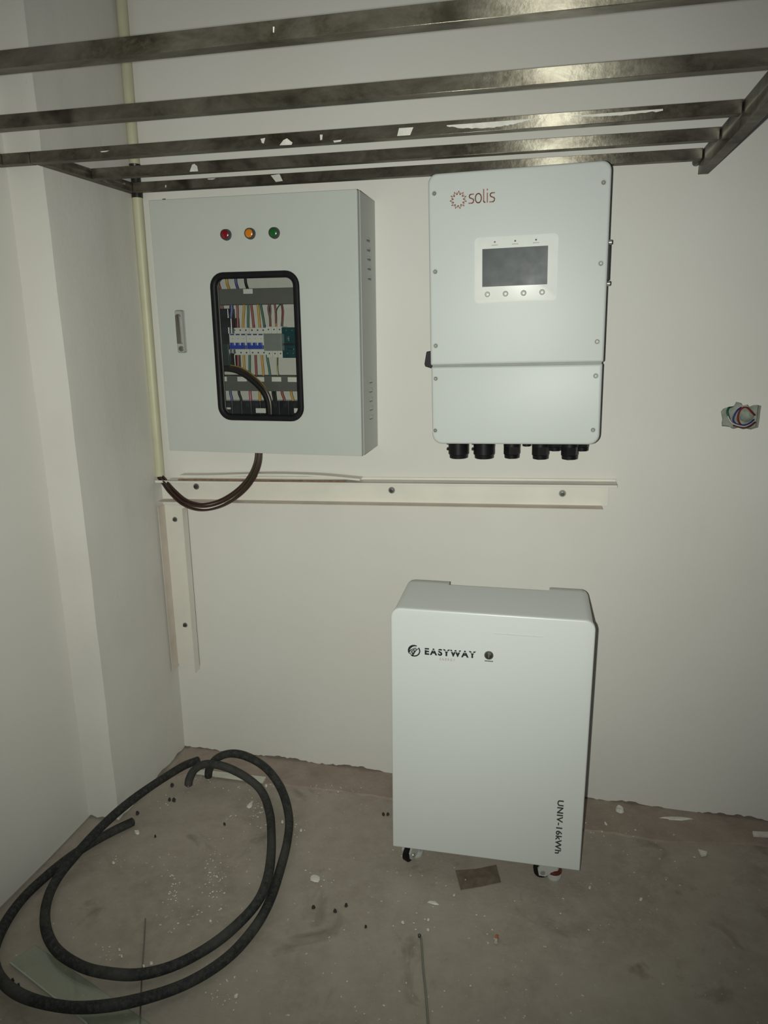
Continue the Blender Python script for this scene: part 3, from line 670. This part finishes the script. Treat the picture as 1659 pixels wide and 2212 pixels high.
MB().box((n0+.001, BDp-.030, BZ0+.01), (n1-.001, BDp-.012, BZ1-.045)).build('rear_panel', 'battery_white', bt, smooth=False, bevel=.002)
# emblem and name
q = bp(894.5, 1405.5); er = (bp(908, 1406)-bp(881, 1404)).length/2
def el(pts): return [q+Vector((x*er, -.0002, z*er)) for x, z in pts]
def sector(r1, r0_, a0, a1, n=16):
    pa = [(r1*math.cos(math.radians(a0+(a1-a0)*i/n)), r1*math.sin(math.radians(a0+(a1-a0)*i/n))) for i in range(n+1)]
    pb = [(r0_(i/n)*math.cos(math.radians(a0+(a1-a0)*i/n)), r0_(i/n)*math.sin(math.radians(a0+(a1-a0)*i/n))) for i in range(n+1)]
    return [(pa[i], pa[i+1], pb[i+1], pb[i]) for i in range(n)]
mb = MB(); D5 = (0, -.0005, 0)
for quad in sector(1.0, lambda t: .86-.22*math.sin(PI*t), 62, 215): mb.prism(el(quad), D5)
for quad in sector(1.0, lambda t: .80, -118, 38): mb.prism(el(quad), D5)
for a_, c_ in (((-.98, -.15), (.30, .66)), ): pass
mb.prism(el([(.86, .56), (.52, .36), (.10, -.05), (-.22, -.55), (-.47, -.90), (-.20, -1.0), (.02, -.55), (.28, -.08), (.58, .26)]), D5)
mb.prism(el([(-.84, -.16), (-.55, .16), (-.05, .44), (.42, .62), (-.02, .36), (-.45, .04), (-.72, -.30)]), D5)
for (x0, z0, x1, z1, w1) in ((.06, .26, .26, .46, .05), (-.22, -.02, -.02, .20, .07), (-.48, -.36, -.28, -.10, .08), (-.66, -.60, -.54, -.44, .08),
                             (.22, .18, .42, .40, .05), (-.06, -.18, .12, .06, .07), (-.34, -.56, -.14, -.28, .08), (-.52, -.80, -.42, -.66, .08), (-.14, .14, .04, .30, .05), (-.42, -.14, -.26, .04, .05)):
    d = Vector((x1-x0, 0, z1-z0)).normalized(); n_ = Vector((-d.z, 0, d.x))*w1
    mb.prism(el([(x0+n_.x, z0+n_.z), (x0-n_.x, z0-n_.z), (x1-n_.x, z1-n_.z), (x1+n_.x, z1+n_.z)]), D5)
tag(mb.build('emblem', 'ink_black', bt, smooth=False), 'black road-in-circle emblem')
def bold(s, size, thick, spacing): return text_mesh(s, size, thick, .0003, spacing)
def put_text(s, A_, B_, hh, name, mat, slice_=None, thick=.02, spacing=1.15, up=(0, 0, 1)):
    me = bold(s, 1.0, thick, spacing)
    ex = (B_-A_); wid_ = ex.length; ex.normalize(); fit_text(me, wid_, hh)
    for v_ in me.vertices: v_.co.z *= (.0006/.0006)
    if slice_:
        bm = bmesh.new(); bm.from_mesh(me)
        for zc in slice_:
            geom = bm.verts[:]+bm.edges[:]+bm.faces[:]; bmesh.ops.bisect_plane(bm, geom=geom, plane_co=(0, zc*hh, 0), plane_no=(0, 1, 0))
        kill = [f for f in bm.faces if slice_[0]*hh < f.calc_center_median().y < slice_[1]*hh]
        bmesh.ops.delete(bm, geom=kill, context='FACES'); bm.to_mesh(me); bm.free()
    ez = Vector(up); O = A_.copy(); O.y -= .0004
    lay(me, O, ex, ez); return finish(name, me, mat, bt, smooth=False)
hh = (bp(919, 1399)-bp(918, 1413.5)).length
put_text('EASYWAY', bp(917.5, 1414), bp(1028, 1422), hh, 'lettering', 'ink_black', (.68, .79), .042, 1.3)
hh = (bp(950, 1421)-bp(950, 1426)).length
put_text('ENERGY', bp(950, 1426), bp(983, 1428.2), hh, 'small_lettering', 'ink_faint', None, 0, 1.5)
A_, B_ = bp(1204.5, 1728), bp(1198.5, 1843); hh = .0165
put_text('UNIV-16kWh', A_, Vector((A_.x, 0, B_.z)), hh, 'model_lettering', 'ink_grey', None, .022, 1.06, up=(1, 0, 0))
q = bp(1056, 1415.5)
pb = MB().lathe(q, (0, -1, 0), [(-.001, .0118), (.0012, .0116), (.0022, .0106), (.0022, .0092), (.0010, .0090)], 28).build('power_button', 'chrome_dull', bt)
MB().lathe(q, (0, -1, 0), [(.0004, .0090), (.0024, .0086), (.0032, .0060), (.0034, .0020)], 24).build('button_cap', 'dark_steel', pb)
MB().box((q.x-.0011, -.0042, q.z-.005), (q.x+.0011, -.0033, q.z+.008)).box((q.x+.003, -.0040, q.z+.002), (q.x+.0045, -.0028, q.z+.007)).build('button_icon', 'chrome', pb, smooth=False)
q = bp(1056, 1428)
for j in range(6): MB().box((q.x-.0105+j*.0036, -.0006, q.z-.0014), (q.x-.0105+j*.0036+.0028, -.0001, q.z+.0014)).build('print_mark', 'ink_grey', pb, smooth=False)
A_, B_ = bp(1066, 1367.5), bp(1174, 1376.5); zz = (A_.z+B_.z)/2
MB().box((A_.x, -.0012, zz-.0013), (B_.x, .0004, zz+.0013)).build('status_light_strip', 'led_slot', bt, smooth=False, bevel=.0006, seg=3)
# castors: levelling type, four of them
def castor(x, y, rz, kind):
    M_ = Matrix.Translation((x, y, 0)) @ Matrix.Rotation(rz, 4, 'Z')
    def tf(mb):
        mb.v = [M_ @ p for p in mb.v]; return mb
    root = tf(MB().box((-.024, -.024, .064), (.024, .024, .0735)).lathe((0, 0, .050), (0, 0, 1), [(0, .016), (.006, .019), (.014, .019)], 18)).build('castor', 'castor_white', bt, bevel=.001)
    for s in (-1, 1):
        fk = [Vector((-.022, s*.016, .060)), Vector((.022, s*.016, .060)), Vector((.034, s*.016, .036)), Vector((.030, s*.016, .016)), Vector((.012, s*.016, .013)), Vector((-.020, s*.016, .038))]
        tf(MB().prism(fk, (0, -s*.006, 0))).build('fork', 'castor_white', root, smooth=False)
    tf(MB().lathe((.020, -.0085, .0245), (0, 1, 0), [(0, .019), (.002, .0235), (.015, .0235), (.017, .019)], 24)).build('wheel', 'gland_black', root)
    tf(MB().lathe((.020, -.018, .0245), (0, 1, 0), [(0, .006), (.0025, .0075), (.0335, .0075), (.036, .006)], 16)).build('axle', 'chrome', root)
    tf(MB().lathe((-.014, 0, 0), (0, 0, 1), [(0.0, .019), (.006, .021), (.010, .020), (.012, .014), (.034, .013), (.050, .012)], 20)).build('levelling_foot', 'castor_white', root)
    if kind: tf(MB().lathe((-.014, 0, .017), (0, 0, 1), [(0, .0165), (.003, .0205), (.009, .0205), (.012, .0165)], 20)).build('levelling_dial', 'castor_red', root)
castor(.050, .056, math.radians(-118), False)
castor(BW-.078, .048, math.radians(188), True)
castor(.062, BDp-.045, math.radians(230), False)
castor(BW-.062, BDp-.045, math.radians(200), True)

# ================================================================== cables leaving the cabinet
cpath = [(560, 984, -.100), (555, 1003, -.102), (540, 1036, -.104), (512, 1066, -.104), (475, 1088, -.100), (436, 1096, -.094), (400, 1086, -.083), (372, 1062, -.066), (355, 1040, -.036)]
CC = [wl(u, v, y) for u, v, y in cpath]; CC[0].z = CZ0-.002
CC.append(pbot+pd*-.0015); CC = cat(CC, 7)
def bundle(off_n, off_y, rad, name, mat, wob):
    P = []
    for i, p in enumerate(CC):
        t_ = (CC[min(i+1, len(CC)-1)]-CC[max(i-1, 0)]).normalized(); n_ = t_.cross(Vector((0, 1, 0))).normalized(); b_ = n_.cross(t_).normalized()
        s_ = 1+.55*math.sin(PI*i/(len(CC)-1))*wob
        P.append(p+n_*off_n*s_+b_*off_y*s_)
    return MB().tube(P, rad, 9).build(name, mat)
for k in range(5):
    a_ = 2*PI*k/5+.5; wob = (1.0, .5, .9, .3, .8)[k]
    o = bundle(.0074*math.cos(a_), .0074*math.sin(a_), .0036, 'power_cable', 'brown_sheath', wob)
    tag(o, 'thin brown cable looping from cabinet bottom to the pipe end', 'cable', 'brown cables between cabinet and pipe')
o = bundle(-.0004, 0, .0022, 'earth_wire', 'green_sheath', 0); tag(o, 'thin green earth wire inside the loop of brown cables', 'wire')
# ================================================================== open socket hole with wires
hc = wl(1600, 899)
bx, BXM = thing('socket_box', 'ragged open socket hole in the wall with loose wires', 'socket box', (hc.x, .02, hc.z))
xs = [p.x for p in hole]; zs_ = [p.z for p in hole]
mb = MB(); ox0, ox1, oz0, oz1 = min(xs)-.006-hc.x, max(xs)+.006-hc.x, min(zs_)-.006-hc.z, max(zs_)+.006-hc.z
fl_ = rr(ox0, ox1, oz0, oz1, .004, .0025, 2); bk_ = rr(ox0+.004, ox1-.004, oz0+.004, oz1-.004, .004, .026, 2)
mb.loops([fl_, bk_], False, True); mb.build('back_box', 'box_green', bx, smooth=False)
mb = MB().lathe((at(1617, 899, 1, .005, BXM).x, .024, at(1617, 899, 1, .005, BXM).z), (0, -1, 0), [(0, .019), (.006, .016), (.009, .010), (.010, .003)], 14); mb.build('mortar_lump', 'box_green', bx)
def hw_(pts, mat, r):
    P = [at(1500+X/10.43, 820+Y/10.43, 1, y, BXM) for X, Y, y in pts]; MB().tube(cat(P, 6), r, 8).build('wire', mat, bx)
hw_([(860, 600, .004), (775, 640, -.006), (740, 720, -.010), (755, 800, -.012), (790, 900, -.012)], 'wire_green', .0027)
hw_([(755, 800, -.0125), (775, 880, -.014), (840, 970, -.016), (940, 1020, -.016), (1060, 1050, -.014), (1160, 1050, -.010), (1280, 990, .004)], 'wire_white', .0019)
hw_([(1050, 630, .002), (970, 690, -.010), (900, 800, -.014), (870, 900, -.015), (910, 980, -.015), (1010, 1020, -.012), (1150, 1020, -.008), (1260, 970, -.002), (1340, 900, .010)], 'wire_blue', .0022)
hw_([(1360, 800, .010), (1280, 720, -.008), (1200, 640, -.014), (1110, 630, -.016), (1030, 690, -.016), (985, 800, -.016), (985, 920, -.014), (1040, 1010, -.010), (1120, 1040, .002)], 'wire_red', .0024)
hw_([(880, 1030, -.002), (980, 1050, -.010), (1100, 1075, -.010), (1230, 1060, -.004), (1370, 960, .008)], 'wire_brown', .0026)

# ================================================================== floor: heavy black cables
RC = .0130
def floor_cable(pts, label, name='power_cable'):
    P = [fr(u, v, z) for u, v, z in pts]; C = cat(P, 9)
    for p in C: p.z = max(p.z, RC+.0008)
    for i in range(1, len(C)-1): C[i] = C[i]*.5+(C[i-1]+C[i+1])*.25
    root, M_ = thing(name, label, 'cable', (C[0].x, C[0].y, 0)); off = Vector((C[0].x, C[0].y, 0))
    C = [p-off for p in C]
    MB().tube(C, RC, 14, rad=lambda t: RC*(1+.03*math.sin(t*60))).build('sheath', 'cable_black', root)
    for a_, b_ in ((C[0], C[1]), (C[-1], C[-2])):
        d = (a_-b_).normalized(); MB().lathe(a_-d*.001, d, [(0, RC*.72), (.004, RC*.70), (.004, RC*.4), (.006, RC*.35)], 12).build('conductor_end', 'dark_steel', root)
z0 = RC+.001; z2 = z0+2*RC
floor_cable([(287, 1775, z0), (245, 1795, z0), (205, 1817, z0), (165, 1842, z0), (110, 1884, z0), (50, 1940, z0), (8, 2000, z0), (-14, 2060, z0), (0, 2112, z0+.003), (45, 2150, z0+.007), (120, 2172, z0+.010), (195, 2176, z0+.010), (290, 2162, z0+.010),
             (400, 2126, z0+.003), (490, 2070, z0), (550, 2004, z0), (583, 1945, z0), (604, 1882, z0), (620, 1820, z0+.004), (624, 1765, z0+.012), (608, 1706, z0+.035), (575, 1660, z0+.07), (532, 1634, z0+.095), (495, 1628, z0+.10), (466, 1640, z0+.075), (452, 1662, z0+.03), (450, 1677, z0)],
            'thick black cable forming the larger outer coil on the floor')
floor_cable([(428, 1642, z0+.034), (396, 1655, z0+.04), (350, 1683, z0+.045), (300, 1717, z0+.05), (250, 1757, z0+.047), (205, 1800, z2+.012), (165, 1845, z2), (125, 1895, z0+.008), (102, 1945, z0), (98, 2000, z0), (120, 2050, z0+.006), (170, 2085, z0+.008), (225, 2101, z0+.008), (300, 2105, z0+.006), (380, 2084, z0+.002), (460, 2040, z0),
             (520, 1990, z0+.003), (558, 1945, z2-.002), (577, 1900, z2+.001), (585, 1850, z0+.016), (586, 1800, z0+.006), (582, 1755, z0+.006), (566, 1711, z0+.022), (536, 1682, z0+.045), (490, 1658, z0+.068), (446, 1650, z0+.074), (420, 1663, z0+.05), (409, 1683, z0+.018), (407, 1697, z0)],
            'thick black cable forming the smaller inner coil on the floor')

# ================================================================== odds and ends on the floor
def slab(name, poly, z, h, mat, label, catg, group=None, bevel=0, sm=False):
    P = [fr(u, v, z) for u, v in poly]; c = sum(P, Vector())/len(P)
    o = MB().prism([p-c for p in P], (0, 0, h)).build(name, mat, smooth=sm, bevel=bevel); o.location = (c.x, c.y, z); tag(o, label, catg, group); return o
slab('board_strip', [(422, 1664), (575, 1681), (568, 1693), (424, 1673)], .0055, .006, 'board_white', 'pale wooden strip lying under the cable ends by the wall', 'board', bevel=.001)
gpoly = [(24, 2081), (76, 2043), (310, 2204), (420, 2280), (330, 2330), (190, 2212)]
gP = [fr(u, v, .001) for u, v in gpoly]; gc = sum(gP, Vector())/len(gP)
gr, GM = thing('glass_strip', 'greenish glass strip lying under the black cables', 'glass strip', (gc.x, gc.y, .001))
lp = [Vector((p.x-gc.x, p.y-gc.y, 0)) for p in gP]
MB().prism(lp, (0, 0, .005)).build('pane', 'green_glass', gr, smooth=False)
d = (lp[5]-lp[0]).normalized(); n_ = Vector((-d.y, d.x, 0)); n_ = n_ if n_.dot(-lp[0]) < 0 else -n_
MB().prism([lp[0], lp[0]+n_*.004, lp[5]+n_*.004, lp[5]], (0, 0, .0055)).build('polished_edge', 'glass_edge', gr, smooth=False, bevel=.001)
P = cat([fr(314, 1984, .0025), fr(311, 2040, .0025), fr(308, 2080, .0022), fr(305, 2140, .0024), fr(303, 2190, .0085), fr(302, 2215, .0086), fr(300, 2300, .0086)], 6)
o = MB().tube([p-P[0]+Vector((0, 0, 0)) for p in P], .0017, 6).build('binding_wire', 'wire_steel'); o.location = P[0]; tag(o, 'thin straight steel wire on the floor crossing under the cable coils', 'wire')
r1, RM = thing('threaded_rod', 'thin steel rod with a bent tip on the floor before the battery', 'rod', fr(908, 2026, .0032))
b0 = Vector(r1.location); P = cat([fr(906, 2021, .006), fr(910, 2030, .0032), fr(914, 2090, .0032), fr(920, 2150, .0032), fr(925, 2215, .0032), fr(931, 2300, .0032)], 6)
MB().tube([p-b0 for p in P], .0026, 8).build('shaft', 'wire_steel', r1)
MB().lathe(P[0]-b0, (0, 0, 1), [(-.0035, .004), (.002, .0045), (.004, .003)], 8).build('tip', 'dark_steel', r1)
slab('cardboard_scrap', [(984, 1881), (1029, 1878), (1072, 1869), (1082, 1906), (1040, 1915), (995, 1922)], .0008, .0022, 'scrap_brown', 'dark brown square scrap lying under the battery edge', 'scrap')
# cigarette butt
A_, B_ = fr(1074, 2020, .0042), fr(1071, 2036, .0042); dv_ = (B_-A_).normalized()
cg, _m = thing('cigarette_butt', 'small orange and white cigarette butt on the open floor', 'cigarette butt', (A_.x, A_.y, 0)); o_ = Vector((A_.x, A_.y, 0))
MB().lathe(A_-o_, dv_, [(0, .0036), ((B_-A_).length*.6, .0038)], 10).build('filter', 'filter_orange', cg)
MB().lathe(A_-o_+dv_*(B_-A_).length*.6, dv_, [(0, .0038), ((B_-A_).length*.4, .0042)], 10).build('paper', 'wire_white', cg)
# plaster crumbs: irregular flat lumps
def chip(u, v, wpx, hpx, ang, h, mat, label, catg, group=None, name='plaster_chip', jagv=.35, on=.0008):
    n = 9; poly = []
    for k in range(n):
        a = 2*PI*k/n; rad = 1-random.random()*jagv; x, y = wpx/2*rad*math.cos(a), hpx/2*rad*math.sin(a)
        ca, sa = math.cos(ang), math.sin(ang); poly.append((u+x*ca-y*sa, v+x*sa+y*ca))
    P = [fr(a, b_, on) for a, b_ in poly]; c = sum(P, Vector())/n
    base = [p-c for p in P]; top = [Vector((p.x*.75+random.uniform(-.001, .001), p.y*.75, h*random.uniform(.7, 1.1))) for p in base]
    o = MB().loops([base, top]).build(name, mat, smooth=False); o.location = (c.x, c.y, on); tag(o, label, catg, group); return o
chip(1339, 1750, 27, 15, .5, .010, 'plaster', 'plump oval plaster lump by the wall right of the battery', 'plaster lump', on=.0055)
chip(1466, 1769, 96, 8, .02, .004, 'plaster', 'long thin plaster sliver by the foot of the back wall', 'plaster sliver', on=.0055, jagv=.5)
slab('trim_offcut', [(1625, 1799), (1690, 1802), (1690, 1811), (1627, 1808)], .0055, .006, 'plaster', 'white strip offcut at the right picture edge', 'offcut')
slab('plaster_chip', [(1508, 1838), (1527, 1843), (1526, 1849), (1515, 1851), (1511, 1845)], .0008, .006, 'plaster', 'pale triangular plaster chip on the floor at right', 'plaster chip')
chip(1300, 1795, 13, 7, .4, .004, 'plaster', 'tiny plaster chip close beside the right edge of the battery', 'plaster chip')
chip(1425, 1808, 12, 6, .2, .004, 'plaster', 'tiny plaster chip between the sliver and the triangular chip', 'plaster chip')
chip(1308, 1779, 12, 5, .9, .003, 'plaster', 'small slanted plaster splinter above the chip beside the battery', 'plaster chip', on=.0055)
chip(1274, 1918, 8, 7, 0, .004, 'plaster', 'small plaster crumb just right of the front castor', 'plaster crumb')
chip(938, 1950, 34, 11, .15, .002, 'plaster', 'flat splash of dried plaster in front of the dark scrap', 'plaster splash', jagv=.65)
chip(680, 1897, 26, 20, .3, .002, 'plaster', 'flat pale plaster splash right of the cable coils', 'plaster splash', jagv=.6)
chip(541, 1737, 18, 22, .5, .003, 'plaster', 'jagged plaster patch inside the coil near its far end', 'plaster patch', jagv=.7)
chip(296, 1799, 15, 10, .2, .006, 'plaster', 'white plaster lump by the cable end at left', 'plaster lump')
chip(510, 2152, 14, 9, -.5, .004, 'plaster', 'small pale plaster crumb in front of the coils', 'plaster crumb')
for u, v, s in ((327, 2081, 8), (311, 2088, 7), (981, 1934, 5), (925, 1987, 6), (925, 2009, 6), (870, 1993, 7), (1385, 1943, 7), (258, 2052, 6), (263, 2066, 6), (245, 1864, 7), (455, 1990, 6), (610, 1775, 7), (650, 1794, 6), (575, 1697, 7), (1005, 1902, 4)):
    chip(u, v, s*1.2, s, random.random()*3, .003, 'plaster', 'tiny white plaster crumb scattered on the floor', 'plaster crumb', 'tiny plaster crumbs on the floor', name='plaster_crumb')
for u, v, s in ((372, 1697, 9), (366, 1728, 8), (376, 1729, 9), (297, 1757, 9), (485, 1781, 6), (335, 1808, 5), (28, 2118, 7), (40, 2129, 7), (828, 1760, 7), (838, 1760, 6), (677, 1961, 9), (724, 1969, 8), (748, 1957, 8), (790, 2003, 6)):
    chip(u, v, s*1.2, s, random.random()*3, .006, 'clod_dark', 'small dark dirt crumb lying on the concrete floor', 'dirt crumb', 'dark dirt crumbs on the floor', name='dirt_crumb')
# splatter of plaster specks: far too many to count
mb = MB(); random.seed(21)
for (u, v, du, dv, n) in ((465, 1890, 22, 45, 60), (375, 1915, 16, 36, 30), (552, 1745, 20, 22, 45), (250, 1860, 18, 8, 10), (510, 1790, 60, 30, 14), (640, 1800, 20, 40, 14), (545, 1700, 60, 10, 22), (460, 2155, 40, 24, 16),
                          (430, 1680, 40, 14, 16), (350, 1720, 40, 30, 14), (720, 1705, 90, 12, 26), (1330, 1790, 60, 30, 16), (1250, 1980, 150, 60, 12), (950, 1970, 90, 50, 14), (690, 1900, 30, 14, 10), (1400, 1900, 120, 60, 14), (240, 2060, 30, 20, 10), (900, 2150, 250, 60, 16), (420, 1990, 60, 50, 20)):
    for k in range(n):
        p = fr(random.gauss(u, du*.6), random.gauss(v, dv*.6), .0008); sz = random.uniform(.0008, .0030)*(1.5 if random.random() < .1 else 1); a0 = random.random()*6
        if p.x < .02 or p.y > -.02: continue
        if p.y > -.16: p.z = .0052
        m_ = random.randint(4, 6); base = [p+Vector((math.cos(a0+2*PI*j/m_), math.sin(a0+2*PI*j/m_), 0))*sz*random.uniform(.6, 1.2) for j in range(m_)]
        mb.loops([base, [q_.lerp(p, .4)+Vector((0, 0, .0008)) for q_ in base]])
o = mb.build('plaster_splatter', 'plaster', smooth=False); tag(o, 'fine white plaster specks spattered over the concrete floor', 'plaster specks', kind='stuff')
